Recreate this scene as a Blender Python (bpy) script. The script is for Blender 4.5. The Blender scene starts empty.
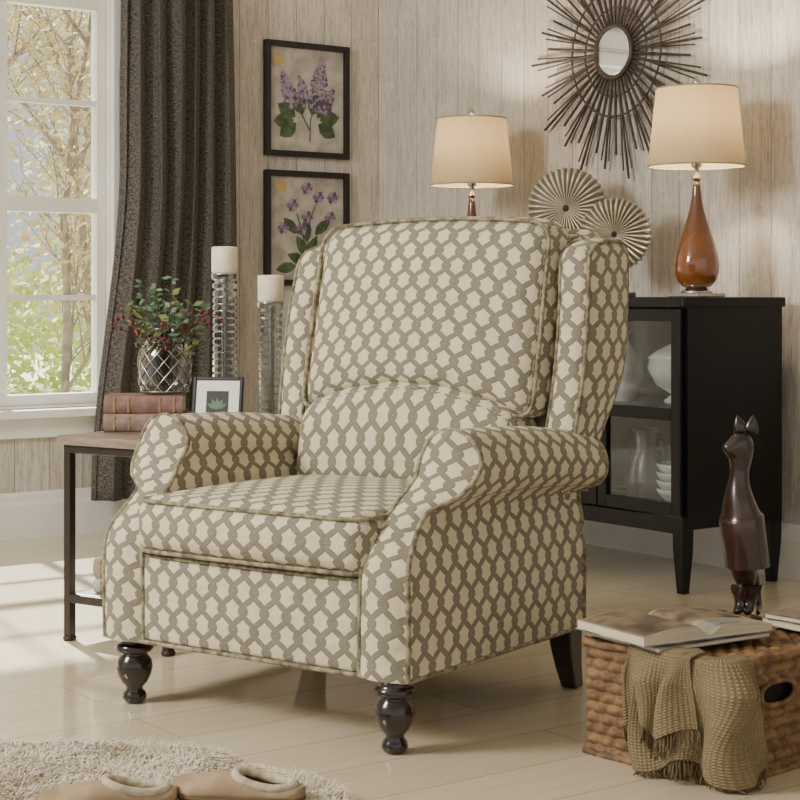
import bpy, bmesh, math, random
from mathutils import Vector, Matrix
random.seed(7)
D=bpy.data
COL=bpy.context.scene.collection
pi=math.pi; sin=math.sin; cos=math.cos

# world axes = room axes: left (window) wall is y=0, right wall is x=0, room is x<0,y<0
def S(X,d):   # survey coordinates (metres right of / ahead of the viewpoint) -> room coordinates
    rx=X+.09; ry=d-7.21
    return (rx*.809+ry*.588, -rx*.588+ry*.809)

# ---------------------------------------------------------------- materials
def newmat(name):
    m=D.materials.new(name); m.use_nodes=True
    nt=m.node_tree; b=nt.nodes['Principled BSDF']
    return m,nt,b
def srgb(r,g,b):
    f=lambda c:((c/255)/12.92 if c/255<=.04045 else (((c/255)+.055)/1.055)**2.4)
    return (f(r),f(g),f(b),1)
class NB:
    def __init__(s,nt): s.nt=nt
    def n(s,t,**k):
        x=s.nt.nodes.new(t)
        for a,v in k.items(): setattr(x,a,v)
        return x
    def put(s,sock,v):
        if isinstance(v,(int,float)): sock.default_value=v
        elif isinstance(v,(tuple,list)): sock.default_value=v
        else: s.nt.links.new(v,sock)
    def m(s,op,a,b=0.0,c=0.0):
        x=s.n('ShaderNodeMath',operation=op)
        s.put(x.inputs[0],a); s.put(x.inputs[1],b); s.put(x.inputs[2],c)
        return x.outputs[0]
    def mix(s,f,a,b,bt='MIX'):
        x=s.n('ShaderNodeMix',data_type='RGBA',blend_type=bt)
        s.put(x.inputs[0],f); s.put(x.inputs[6],a); s.put(x.inputs[7],b)
        return x.outputs[2]
    def noise(s,vec,scale,detail=4,rough=.55):
        x=s.n('ShaderNodeTexNoise'); x.inputs['Scale'].default_value=scale
        x.inputs['Detail'].default_value=detail; x.inputs['Roughness'].default_value=rough
        if vec is not None: s.nt.links.new(vec,x.inputs['Vector'])
        return x.outputs[0]
    def map(s,vec,sc):
        x=s.n('ShaderNodeMapping'); x.inputs['Scale'].default_value=sc
        s.nt.links.new(vec,x.inputs['Vector']); return x.outputs[0]
    def sstep(s,v,a,b):
        x=s.n('ShaderNodeMapRange',interpolation_type='SMOOTHSTEP')
        s.put(x.inputs[0],v); x.inputs[1].default_value=a; x.inputs[2].default_value=b
        x.inputs[3].default_value=0; x.inputs[4].default_value=1
        return x.outputs[0]
    def bump(s,h,strength,dist,b):
        x=s.n('ShaderNodeBump'); x.inputs['Strength'].default_value=strength
        x.inputs['Distance'].default_value=dist
        s.nt.links.new(h,x.inputs['Height']); s.nt.links.new(x.outputs[0],b.inputs['Normal'])

def mat(name,c1,rough=.5,metal=0,c2=None,nscale=20,stretch=(1,1,1),bump=0,bscale=None,bdist=.002,coat=0,spec=None,sheen=0):
    m,nt,b=newmat(name); N=NB(nt)
    tc=N.n('ShaderNodeTexCoord').outputs['Object']
    if c2 is None: c2=tuple(x*.85 for x in c1[:3])+(1,)
    v=N.map(tc,stretch)
    nz=N.noise(v,nscale)
    col=N.mix(N.sstep(nz,.3,.7),c1,c2)
    nt.links.new(col,b.inputs['Base Color'])
    b.inputs['Roughness'].default_value=rough; b.inputs['Metallic'].default_value=metal
    b.inputs['Coat Weight'].default_value=coat
    b.inputs['Sheen Weight'].default_value=sheen
    if spec is not None: b.inputs['Specular IOR Level'].default_value=spec
    if bump:
        N.bump(N.noise(v,bscale or nscale),bump,bdist,b)
    return m

def fabric_pattern():
    m,nt,b=newmat('trellis_upholstery'); N=NB(nt)
    uv=N.n('ShaderNodeTexCoord').outputs['UV']
    sp=N.n('ShaderNodeSeparateXYZ'); nt.links.new(uv,sp.inputs[0])
    U=N.m('DIVIDE',sp.outputs[0],.056); V=N.m('DIVIDE',sp.outputs[1],.080)
    w=N.m('ABSOLUTE',N.m('SUBTRACT',N.m('FRACT',U),.5))
    th=N.m('MULTIPLY',V,2*pi)
    c=N.m('ADD',.25,N.m('ADD',N.m('MULTIPLY',N.m('COSINE',th),.345),N.m('MULTIPLY',N.m('COSINE',N.m('MULTIPLY',th,3)),.03)))
    d1=N.m('ABSOLUTE',N.m('SUBTRACT',w,c))
    d2=N.m('ABSOLUTE',N.m('ADD',w,c))
    d3=N.m('ABSOLUTE',N.m('SUBTRACT',N.m('SUBTRACT',1,w),c))
    d=N.m('MINIMUM',d1,N.m('MINIMUM',d2,d3))
    sl=N.m('ABSOLUTE',N.m('SINE',th))
    d=N.m('DIVIDE',d,N.m('ADD',1,N.m('MULTIPLY',sl,.70)))
    line=N.m('SUBTRACT',1,N.sstep(d,.090,.106))
    edge=N.m('MULTIPLY',N.sstep(d,.068,.092),N.m('SUBTRACT',1,N.sstep(d,.100,.122)))
    nz=N.noise(N.map(uv,(1,1,1)),900,2)
    nl=N.noise(uv,9,3)
    cream=N.mix(nl,srgb(232,220,188),srgb(214,202,168))
    tau=N.mix(nz,srgb(110,103,86),srgb(150,142,122))
    col=N.mix(line,cream,tau)
    col=N.mix(N.m('MULTIPLY',edge,.65),col,srgb(70,63,48))
    col=N.mix(N.m('MULTIPLY',nz,.2),col,srgb(116,106,84))
    nt.links.new(col,b.inputs['Base Color'])
    b.inputs['Roughness'].default_value=.85
    b.inputs['Sheen Weight'].default_value=.1
    wr=N.noise(uv,13,3)
    N.bump(N.m('ADD',N.m('MULTIPLY',nz,.08),N.m('ADD',N.m('MULTIPLY',line,.10),N.m('MULTIPLY',wr,1.4))),.7,.016,b)
    return m
FAB=fabric_pattern()
PIPE=mat('piping_fabric',srgb(164,153,124),.85,c2=srgb(88,80,62),nscale=60,bump=.4,bdist=.002)

def wall_mat():
    m,nt,b=newmat('whitewashed_planks'); N=NB(nt)
    tc=N.n('ShaderNodeTexCoord').outputs['Object']
    sp=N.n('ShaderNodeSeparateXYZ'); nt.links.new(tc,sp.inputs[0])
    u=N.m('DIVIDE',N.m('ADD',sp.outputs[0],sp.outputs[1]),.135)
    fr=N.m('FRACT',u); idn=N.m('FLOOR',u)
    wn=N.n('ShaderNodeTexWhiteNoise',noise_dimensions='1D'); nt.links.new(idn,wn.inputs['W'])
    e=N.m('MINIMUM',fr,N.m('SUBTRACT',1,fr))
    groove=N.m('SUBTRACT',1,N.sstep(e,.004,.020))
    cmb=N.n('ShaderNodeCombineXYZ'); nt.links.new(N.m('MULTIPLY',u,5),cmb.inputs[0])
    nt.links.new(N.m('MULTIPLY',idn,3.7),cmb.inputs[1]); nt.links.new(N.m('MULTIPLY',sp.outputs[2],2.6),cmb.inputs[2])
    g=N.noise(cmb.outputs[0],2.2,8,.72)
    g2=N.noise(cmb.outputs[0],7,7,.78)
    g3=N.noise(tc,26,6,.7)
    base=N.mix(wn.outputs[0],srgb(208,200,189),srgb(192,184,172))
    col=N.mix(N.m('MULTIPLY',N.sstep(g,.42,.68),.7),base,srgb(156,146,134))
    col=N.mix(N.m('MULTIPLY',N.sstep(g2,.52,.63),.7),col,srgb(124,113,101))
    col=N.mix(N.m('MULTIPLY',N.sstep(g3,.56,.68),.45),col,srgb(226,220,210))
    col=N.mix(N.m('MULTIPLY',groove,.6),col,srgb(104,95,86))
    nt.links.new(col,b.inputs['Base Color']); b.inputs['Roughness'].default_value=.65
    N.bump(N.m('SUBTRACT',N.m('MULTIPLY',g2,.3),groove),.55,.004,b)
    return m
WALL=wall_mat()

def floor_mat():
    m,nt,b=newmat('pale_laminate_floor'); N=NB(nt)
    tc=N.n('ShaderNodeTexCoord').outputs['Object']
    br=N.n('ShaderNodeTexBrick'); nt.links.new(tc,br.inputs['Vector'])
    br.inputs['Scale'].default_value=1; br.inputs['Brick Width'].default_value=1.25
    br.inputs['Row Height'].default_value=.19; br.inputs['Mortar Size'].default_value=.0018
    br.inputs['Color1'].default_value=srgb(215,202,175); br.inputs['Color2'].default_value=srgb(206,192,164)
    br.inputs['Mortar'].default_value=srgb(168,154,128)
    g=N.noise(N.map(tc,(1.2,14,1)),3,6,.6)
    col=N.mix(N.m('MULTIPLY',N.sstep(g,.4,.75),.35),br.outputs[0],srgb(186,171,143))
    nt.links.new(col,b.inputs['Base Color'])
    b.inputs['Roughness'].default_value=.08; b.inputs['Specular IOR Level'].default_value=.85
    N.bump(g,.03,.002,b)
    return m
FLOOR=floor_mat()
WHITE=mat('white_painted_wood',srgb(234,231,224),.4,c2=srgb(224,220,212),nscale=5)
CEIL=mat('ceiling_paint',srgb(235,232,226),.8)
ESP=mat('espresso_wood',srgb(15,13,12),.34,c2=srgb(9,8,8),nscale=8,stretch=(3,3,.6),bump=.05,spec=.3)
LEGW=mat('dark_mahogany_leg',srgb(36,18,15),.2,c2=srgb(18,10,8),nscale=10,stretch=(1,1,.3),coat=.5)
BLACK=mat('black_frame_paint',srgb(24,20,18),.4)
def curtmat():
    m,nt,b=newmat('charcoal_tweed'); N=NB(nt)
    uv=N.n('ShaderNodeTexCoord').outputs['UV']
    a=N.noise(N.map(uv,(1,.22,1)),420,2); c=N.noise(N.map(uv,(.22,1,1)),420,2); f=N.noise(uv,230,2)
    v=N.m('ADD',N.m('MULTIPLY',a,.5),N.m('MULTIPLY',c,.5))
    col=N.mix(N.sstep(v,.40,.60),srgb(40,37,34),srgb(104,98,91))
    col=N.mix(N.m('MULTIPLY',N.sstep(f,.56,.70),.45),col,srgb(136,129,120))
    nt.links.new(col,b.inputs['Base Color']); b.inputs['Roughness'].default_value=.95
    N.bump(v,.6,.002,b); return m
CURT=curtmat()
SILV=mat('brushed_silver',srgb(200,196,188),.25,1,c2=srgb(170,166,158))
BRONZE=mat('dark_carved_wood',srgb(58,34,25),.26,.1,c2=srgb(24,14,11),nscale=16,stretch=(1,1,.4),coat=.5)
IRON=mat('dark_iron',srgb(58,50,44),.5,.6)
TWOOD=mat('weathered_table_wood',srgb(150,134,118),.4,c2=srgb(110,96,84),nscale=9,stretch=(.6,5,5),bump=.1)
WAX=mat('candle_wax',srgb(240,230,206),.5)
WAX.node_tree.nodes['Principled BSDF'].inputs['Subsurface Weight'].default_value=.2

def glassmat(name,col,alpha=.35,rough=.05):
    m,nt,b=newmat(name); N=NB(nt)
    tr=N.n('ShaderNodeBsdfTransparent'); tr.inputs[0].default_value=col
    gl=N.n('ShaderNodeBsdfGlossy'); gl.inputs['Roughness'].default_value=rough
    fr=N.n('ShaderNodeLayerWeight'); fr.inputs[0].default_value=alpha
    nz=N.noise(N.n('ShaderNodeTexCoord').outputs['Object'],6,2)
    bp=N.n('ShaderNodeBump'); bp.inputs['Strength'].default_value=.03; nt.links.new(nz,bp.inputs['Height'])
    nt.links.new(bp.outputs[0],gl.inputs['Normal'])
    mx=N.n('ShaderNodeMixShader')
    nt.links.new(fr.outputs['Facing'],mx.inputs[0]) if alpha>.3 else nt.links.new(fr.outputs['Fresnel'],mx.inputs[0])
    nt.links.new(tr.outputs[0],mx.inputs[1]); nt.links.new(gl.outputs[0],mx.inputs[2])
    nt.links.new(mx.outputs[0],nt.nodes['Material Output'].inputs[0])
    return m
GLASS=glassmat('clear_glass',(.96,.98,.98,1),.15)
CABGL=glassmat('cabinet_glass',(.90,.92,.92,1),.24)
CRYST=glassmat('crystal_glass',(.80,.82,.82,1),.55,.08)
SMOKE=glassmat('smoky_vase_glass',(.62,.63,.62,1),.5,.1)

# ---------------------------------------------------------------- mesh helpers
def empty(name,loc=(0,0,0),rz=0):
    e=D.objects.new(name,None); COL.objects.link(e); e.location=loc; e.rotation_euler=(0,0,rz); e.empty_display_size=.1
    return e
def fin(name,me,m,parent,smooth):
    if m: me.materials.append(m)
    for p in me.polygons: p.use_smooth=smooth
    o=D.objects.new(name,me); COL.objects.link(o)
    if parent: o.parent=parent
    return o
def mesh(name,V,F,m,parent=None,smooth=False,uv=None,recalc=True):
    me=D.meshes.new(name); me.from_pydata([tuple(v) for v in V],[],F); 
    if uv:
        l=me.uv_layers.new(name='UVMap')
        for fi,p in enumerate(me.polygons):
            for j in range(p.loop_total): l.data[p.loop_start+j].uv=uv[fi][j]
    if recalc:
        bm=bmesh.new(); bm.from_mesh(me); bmesh.ops.recalc_face_normals(bm,faces=bm.faces); bm.to_mesh(me); bm.free()
    return fin(name,me,m,parent,smooth)
def bev(o,w,s=2):
    b=o.modifiers.new('bevel','BEVEL'); b.width=w; b.segments=s; b.limit_method='ANGLE'; return o
def boxes(name,L,m,parent=None,bevel=0.0):
    V=[];F=[]
    for (x0,x1,y0,y1,z0,z1) in L:
        k=len(V)
        V+=[(x0,y0,z0),(x1,y0,z0),(x1,y1,z0),(x0,y1,z0),(x0,y0,z1),(x1,y0,z1),(x1,y1,z1),(x0,y1,z1)]
        F+=[(k,k+3,k+2,k+1),(k+4,k+5,k+6,k+7),(k,k+1,k+5,k+4),(k+1,k+2,k+6,k+5),(k+2,k+3,k+7,k+6),(k+3,k,k+4,k+7)]
    o=mesh(name,V,F,m,parent)
    if bevel: bev(o,bevel)
    return o
def grid(name,P,m,parent=None,uv=None,cu=False,cv=False,smooth=True,skip=None):
    R=len(P);C=len(P[0]); V=[p for r in P for p in r];F=[];UV=[]
    for i in range(R if cu else R-1):
        for j in range(C if cv else C-1):
            if skip and skip(i,j): continue
            a,b=(i,j),(i,j+1)
            c,d=(i+1,j+1),(i+1,j)
            F.append(tuple((q[0]%R)*C+(q[1]%C) for q in (a,b,c,d)))
            if uv: UV.append([uv(*q) for q in (a,b,c,d)])
    return mesh(name,V,F,m,parent,smooth,UV if uv else None)
def lathe(name,prof,m,parent=None,loc=(0,0,0),seg=40,smooth=True,cap=True):
    P=[[(loc[0]+r*cos(2*pi*j/seg),loc[1]+r*sin(2*pi*j/seg),loc[2]+z) for j in range(seg)] for r,z in prof]
    V=[p for r in P for p in r];F=[]
    R=len(P)
    for i in range(R-1):
        for j in range(seg):
            F.append((i*seg+j,i*seg+(j+1)%seg,(i+1)*seg+(j+1)%seg,(i+1)*seg+j))
    if cap:
        F.append(tuple(range(seg))[::-1]); F.append(tuple((R-1)*seg+j for j in range(seg)))
    return mesh(name,V,F,m,parent,smooth)
def tube(name,pts,r,m,parent=None,closed=False,res=3,radii=None):
    cu=D.curves.new(name,'CURVE'); cu.dimensions='3D'; cu.bevel_depth=r; cu.bevel_resolution=res; cu.use_fill_caps=True
    s=cu.splines.new('POLY'); s.points.add(len(pts)-1)
    for i,p in enumerate(pts):
        s.points[i].co=(p[0],p[1],p[2],1)
        if radii: s.points[i].radius=radii[i]
    s.use_cyclic_u=closed; s.use_smooth=True
    cu.materials.append(m)
    o=D.objects.new(name,cu); COL.objects.link(o)
    if parent: o.parent=parent
    return o
def tubes(name,LL,r,m,parent=None,res=2):
    cu=D.curves.new(name,'CURVE'); cu.dimensions='3D'; cu.bevel_depth=r; cu.bevel_resolution=res
    for pts,rr in LL:
        s=cu.splines.new('POLY'); s.points.add(len(pts)-1)
        for i,p in enumerate(pts):
            s.points[i].co=(p[0],p[1],p[2],1); s.points[i].radius=rr[i] if rr else 1
        s.use_smooth=True
    cu.materials.append(m)
    o=D.objects.new(name,cu); COL.objects.link(o)
    if parent: o.parent=parent
    return o
def axl(h,r,n):
    L=[-h+r*k/4 for k in range(4)]+[-h+r+(2*h-2*r)*k/n for k in range(n)]+[h-r+r*k/4 for k in range(5)]
    return L
def rbox(name,lo,hi,r,m,parent=None,n=10,bulge=(0,0,0),deform=None):
    c=[(a+b)/2 for a,b in zip(lo,hi)]; h=[(b-a)/2 for a,b in zip(lo,hi)]
    A=[axl(h[k],min(r,h[k]*.98),n) for k in range(3)]
    key={};V=[];F=[];UV=[]
    def vid(k,s,i,j,a,b):
        q=[0,0,0]; q[k]=s*h[k]; q[i]=a; q[j]=b
        p=[0,0,0]; dl=[0,0,0]
        for t in range(3):
            rr=min(r,h[t]*.98); ci=max(-(h[t]-rr),min(h[t]-rr,q[t])); p[t]=ci; dl[t]=q[t]-ci
        L=math.sqrt(sum(x*x for x in dl))
        if L>0:
            for t in range(3): p[t]+=dl[t]/L*min(r,h[t]*.98)
        kk=tuple(round(x,5) for x in q)
        if kk not in key:
            p[k]+=s*bulge[k]*(1-(a/h[i])**2)*(1-(b/h[j])**2)
            P=[p[t]+c[t] for t in range(3)]
            if deform: P=deform(*P)
            key[kk]=len(V); V.append(P)
        return key[kk]
    for k in range(3):
        i,j=[(1,2),(0,2),(0,1)][k]
        for s in (-1,1):
            for ia in range(len(A[i])-1):
                for ib in range(len(A[j])-1):
                    cs=[(A[i][ia],A[j][ib]),(A[i][ia+1],A[j][ib]),(A[i][ia+1],A[j][ib+1]),(A[i][ia],A[j][ib+1])]
                    F.append(tuple(vid(k,s,i,j,*q) for q in cs))
                    UV.append([(q[0]+c[i],q[1]+c[j]) for q in cs])
    return mesh(name,V,F,m,parent,True,UV)
def rloop(cx,cy,hx,hy,r,n=6):
    pts=[]
    for (sx,sy,a0) in ((1,1,0),(-1,1,90),(-1,-1,180),(1,-1,270)):
        for k in range(n+1):
            a=math.radians(a0+90*k/n)
            pts.append((cx+sx*(hx-r)+r*cos(a),cy+sy*(hy-r)+r*sin(a)))
    out=[]
    for i in range(len(pts)):
        a=pts[i];b=pts[(i+1)%len(pts)]; L=math.hypot(b[0]-a[0],b[1]-a[1]); k=max(1,int(L/.03))
        for t in range(k): out.append((a[0]+(b[0]-a[0])*t/k,a[1]+(b[1]-a[1])*t/k))
    return out
def sm(t): t=max(0,min(1,t)); return t*t*(3-2*t)
def blob(name,c,s,m,parent=None,sub=3):
    bm=bmesh.new(); bmesh.ops.create_icosphere(bm,subdivisions=sub,radius=1)
    for v in bm.verts: v.co=Vector((c[0]+v.co.x*s[0],c[1]+v.co.y*s[1],c[2]+v.co.z*s[2]))
    me=D.meshes.new(name); bm.to_mesh(me); bm.free()
    return fin(name,me,m,parent,True)

# ---------------------------------------------------------------- room shell
boxes('floor',[(-7,.15,-8,.15,-.1,0)],FLOOR)
boxes('ceiling',[(-7,.15,-8,.15,2.7,2.8)],CEIL)
WX0,WX1,WZ0,WZ1=-2.46,-1.235,.47,2.03
boxes('wall_left',[(-7,WX0,0,.15,0,2.7),(WX1,.15,0,.15,0,2.7),(WX0,WX1,0,.15,0,WZ0),(WX0,WX1,0,.15,WZ1,2.7)],WALL)
boxes('wall_right',[(0,.15,-8,0,0,2.7)],WALL)
def baseboard(name,horizontal):
    pr=[(0,0),(.022,0),(.022,.12),(.016,.135),(.014,.155),(.006,.168),(0,.168)]
    if horizontal: P=[[(x,-a,z) for a,z in pr] for x in (-7,-.0)]
    else: P=[[(-a,y,z) for a,z in pr] for y in (-8,-.0)]
    return grid(name,P,WHITE,smooth=False)
baseboard('baseboard_left',True); baseboard('baseboard_right',False)

# window
win=empty('window_1')
boxes('casing',[(WX0-.07,WX0+.004,-.03,-.001,WZ0+.001,WZ1+.08),(WX1-.004,WX1+.075,-.03,-.001,WZ0+.001,WZ1+.08),(WX0+.005,WX1-.005,-.03,-.001,WZ1,WZ1+.08)],WHITE,win,.003)
boxes('jamb_liner',[(WX1-.006,WX1-.0005,-.001,.15,WZ0,WZ1),(WX0+.0005,WX0+.006,-.001,.15,WZ0,WZ1),(WX0+.007,WX1-.007,-.001,.15,WZ1-.006,WZ1-.0005)],WHITE,win)
boxes('sill',[(WX0-.1,WX1+.1,-.075,-.0005,WZ0-.03,WZ0),(WX0+.001,WX1-.001,0,.12,WZ0+.0005,WZ0+.01),(WX0-.06,WX1+.06,-.022,-.0005,WZ0-.105,WZ0-.031)],WHITE,win,.003)
a0,a1=WX0+.008,WX1-.008
L=[(a0,a0+.035,.03,.08,WZ0+.011,WZ1-.008),(a1-.035,a1,.03,.08,WZ0+.011,WZ1-.008),(a0+.0355,a1-.0355,.03,.08,WZ0+.011,WZ0+.05),(a0+.0355,a1-.0355,.03,.08,WZ1-.07,WZ1-.008),
   (a0+.0355,a1-.0355,.031,.079,1.195,1.25),(-1.675,-1.635,.033,.077,WZ0+.051,WZ1-.071),(-2.06,-2.04,.036,.07,WZ0+.051,WZ1-.071)]
for z in (.868,1.598): L.append((a0+.036,a1-.036,.038,.067,z,z+.02))
boxes('sash',L,WHITE,win)
boxes('pane_glass',[(WX0+.03,WX1-.03,.052,.056,WZ0+.03,WZ1-.03)],GLASS,win)

# curtain
cur=empty('curtain')
P=[]
NZ=40;NX=200
for i in range(NZ+1):
    z=.13+(2.42-.13)*i/NZ; t=1-i/NZ
    x0=-1.235-.13*sm((t-.45)/.55); x1=-.79+.01*sin(3*t)
    row=[]
    for j in range(NX+1):
        s=j/NX
        ph=s*2*pi*6+.5*sin(s*9+t*1.2)
        a=.038*(1+.25*sin(s*17+t*2))
        row.append((x0+(x1-x0)*s+.012*sin(2*ph+1),-.125+a*sin(ph)+.012*sin(t*4+s*8),z))
    P.append(row)
o=grid('curtain_cloth',P,CURT,cur,uv=lambda i,j:(j/NX*.9,i/NZ*2.3)); sd=o.modifiers.new('s','SOLIDIFY'); sd.thickness=.003
tube('curtain_rod',[(-2.7,-.125,2.44),(-.5,-.125,2.44)],.014,IRON,cur)

# ---------------------------------------------------------------- outdoors
GRASS=mat('garden_grass',srgb(214,214,176),.9,c2=srgb(186,192,140),nscale=3)
BARK=mat('tree_bark',srgb(168,156,144),.9,c2=srgb(130,118,108),nscale=10)
LEAFA=mat('pale_foliage',srgb(236,230,192),.8,c2=srgb(218,210,150),nscale=2)
LEAFC=mat('autumn_foliage',srgb(232,216,182),.8,c2=srgb(214,184,136),nscale=2)
LEAFB=mat('bush_foliage',srgb(218,222,156),.8,c2=srgb(190,200,124),nscale=2)
boxes('garden_ground',[(-12,22,.5,30,-.5,-.4)],GRASS)
def leafcloud(name,cs,n,size,m,parent):
    V=[];F=[]
    for (c,s) in cs:
        for _ in range(n):
            while True:
                p=[random.uniform(-1,1) for _ in range(3)]
                if sum(q*q for q in p)<1: break
            p=[c[k]+p[k]*s[k] for k in range(3)]
            a=Vector((random.gauss(0,1),random.gauss(0,1),random.gauss(0,1))).normalized()
            b=a.orthogonal().normalized(); sz=size*random.uniform(.6,1.3)
            k=len(V); P=Vector(p)
            V+=[P-a*sz,P+b*sz*.5,P+a*sz,P-b*sz*.5]; F.append((k,k+1,k+2,k+3))
    return mesh(name,V,F,m,parent,False,recalc=False)
def tree(name,x,y,h,n,leafm,seed,rf=.012):
    random.seed(seed); e=empty(name,(x,y,-.45)); LL=[]; tips=[]
    def br(p,d,l,r,dep):
        pts=[p];rr=[r];q=p.copy();dd=d.copy()
        for k in range(5):
            dd=(dd+Vector((random.uniform(-.18,.18),random.uniform(-.18,.18),random.uniform(-.05,.12)))).normalized()
            q=q+dd*l/5; pts.append(q.copy()); rr.append(r*(1-.12*(k+1)))
            if dep>0 and k>=0:
                for _ in range(2 if dep>1 else 1):
                    nd=(dd+Vector((random.uniform(-1,1),random.uniform(-1,1),random.uniform(-.2,.7)))*1.1).normalized()
                    br(q.copy(),nd,l*random.uniform(.35,.55),r*.42,dep-1)
        if dep<=1: tips.append(q.copy())
        LL.append((pts,rr))
    br(Vector((0,0,0)),Vector((0,0,1)),h,h*rf,3)
    tubes('trunk_and_branches',LL,1.0,BARK,e,1)
    leafcloud('leaves',[(t,(.32,.32,.28)) for t in tips],n,.045,leafm,e)
    return e
tree('garden_tree',1.25,5.6,3.2,4,LEAFC,3)
tree('garden_tree.001',2.6,8.0,4.0,9,LEAFA,5)
tree('garden_tree.002',1.2,9.6,4.0,9,LEAFC,9)
tree('garden_tree.003',4.6,11.5,4.2,9,LEAFA,11)
tree('garden_tree.004',.2,6.6,3.4,5,LEAFA,17)
random.seed(3)
hedge=empty('garden_hedge',(0,0,0))
leafcloud('leaves',[((random.uniform(0,10),random.uniform(15,18),random.uniform(-.3,1.4)),(1.3,.8,.8)) for _ in range(30)],420,.09,LEAFB,hedge)

# ---------------------------------------------------------------- wingback recliner
random.seed(2)
cx,cy=S(-.3125,3.51)
CH=empty('wingback_recliner_armchair',(cx,cy,0),math.radians(-71))
rbox('base',(-.37,.04,.145),(.37,.68,.36),.02,FAB,CH)
rbox('footrest_panel',(-.2885,-.002,.146),(.2885,.06,.330),.012,FAB,CH,bulge=(0,.010,0))
tube('footrest_top_piping',[(-.286,.004,.328),(-.2,-.004,.329),(0,-.006,.329),(.2,-.004,.329),(.286,.004,.328)],.0042,PIPE,CH)
def seatd(x,y,z):
    return (x,y-.006*cos(x*5)*(1 if y<.1 else 0),z)
rbox('seat_cushion',(-.305,-.018,.332),(.305,.60,.456),.040,FAB,CH,12,(0.0,.020,.022),seatd)
tube('seat_piping_top',[(x,y-(.006*cos(x*5) if y<.1 else 0),.447) for x,y in rloop(0,.291,.300,.304,.045)],.0048,PIPE,CH,True)
tube('seat_piping_bottom',[(x,y-(.006*cos(x*5) if y<.1 else 0),.341) for x,y in rloop(0,.291,.300,.304,.045)],.0048,PIPE,CH,True)
def yf(z): return .175*sm((z-.34)/.235)
def arm(sd,name):
    oc=(.386,.542); r=.073
    pr=[(.400,.142),(.402,.25),(.400,.34),(.393,.40),(.384,.438),(.390,.462)]
    pr+=[(oc[0]+r*cos(math.radians(a)),oc[1]+r*sin(math.radians(a))) for a in (-55,-36,-17,2,22,42,62,82)]
    pr+=[(oc[0]+r*cos(math.radians(a)),oc[1]+r*sin(math.radians(a))) for a in (100,120,140,160,180,200)]
    pr+=[(.310,.49),(.302,.46),(.297,.43),(.294,.40),(.291,.36),(.289,.31),(.287,.24),(.286,.142)]
    pr2=[]
    n=len(pr)
    for i in range(n-1):
        p0=pr[max(0,i-1)];p1=pr[i];p2=pr[i+1];p3=pr[min(n-1,i+2)]
        for t in (0,.5):
            f=lambda k:.5*((2*p1[k])+(-p0[k]+p2[k])*t+(2*p0[k]-5*p1[k]+4*p2[k]-p3[k])*t*t+(-p0[k]+3*p1[k]-3*p2[k]+p3[k])*t**3)
            pr2.append((f(0),f(1)))
    pr2.append(pr[-1]); 
    acc=[0]
    for i in range(1,len(pr2)): acc.append(acc[-1]+math.hypot(pr2[i][0]-pr2[i-1][0],pr2[i][1]-pr2[i-1][1]))
    M=16; YE=.690
    def pt(k,t,inset=0):
        x,z=pr2[k]; y=yf(z)+(YE-yf(z))*t
        zz=z-(.035*t*sm((z-.40)/.15))
        if z>.47: zz+=.009*sin(pi*t)
        return (sd*x,y,zz)
    P=[]
    ts=[0,.012,.03]+[.03+.97*k/M for k in range(1,M+1)]
    for t in ts: P.append([pt(k,t) for k in range(len(pr2))])
    grid(name+'_roll',P,FAB,CH,uv=lambda i,j:(P[i][j][1],acc[j]+.02))
    N2=len(pr2); H=N2//2; Cn=8
    def cap(t,sgn,nm):
        rows=[]
        for k in range(H+1):
            a=pt(k,t);b=pt(N2-1-k,t)
            row=[]
            for c in range(Cn+1):
                s=c/Cn; bl=.018*(1-(2*s-1)**2)*sgn*min(1,(H-k)/3)
                row.append((a[0]+(b[0]-a[0])*s,a[1]+(b[1]-a[1])*s+bl,a[2]+(b[2]-a[2])*s))
            rows.append(row)
        grid(nm,rows,FAB,CH,uv=lambda i,j:(rows[i][j][0]+.01,rows[i][j][2]+rows[i][j][1]*.7))
    cap(0,-1,name+'_front'); cap(1,.3,name+'_rear')
    tube(name+'_front_piping',[pt(k,0.0) for k in range(N2)],.0052,PIPE,CH)
    tube(name+'_rear_piping',[pt(k,1) for k in range(N2)],.005,PIPE,CH)
arm(1,'arm_right'); arm(-1,'arm_left')
def lean(y,z): return y+.20*(z-.40)
rbox('rear_panel',(-.385,.62,.142),(.385,.72,.58),.02,FAB,CH)
rbox('back_shell',(-.375,.66,.42),(.375,.755,1.035),.05,FAB,CH,deform=lambda x,y,z:(x,lean(y,z),z+.012*cos(x*4)*sm((z-.8)/.2)))
def pil(x,y,z):
    t=(z-.58)/(1.045-.58); q=1-(x/.335)**2
    wr=.006*sin(x*46+z*5)*(1-sm(abs(t)/.28))
    return (x*(1-.01*t),lean(y,z)-.03*sm((.5-t)/.5)*max(0,q)-.01+wr,z+.085*q*(1-t)*.95+.018*q*t)
rbox('back_pillow',(-.333,.545,.585),(.333,.70,1.055),.065,FAB,CH,18,(0,.034,.0),pil)
lp=[(x,z) for x,z in rloop(0,.820,.325,.227,.05)]
tube('back_pillow_piping',[pil(x,.562,z) for x,z in lp],.0048,PIPE,CH,True)
def lum(x,y,z):
    t=(z-.42)/(.62-.42); q=1-(x/.30)**2
    return (x,y+.16*(z-.42),z+.072*q*t)
rbox('lumbar_pillow',(-.308,.51,.42),(.308,.66,.62),.05,FAB,CH,14,(0,.02,0),lum)
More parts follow.
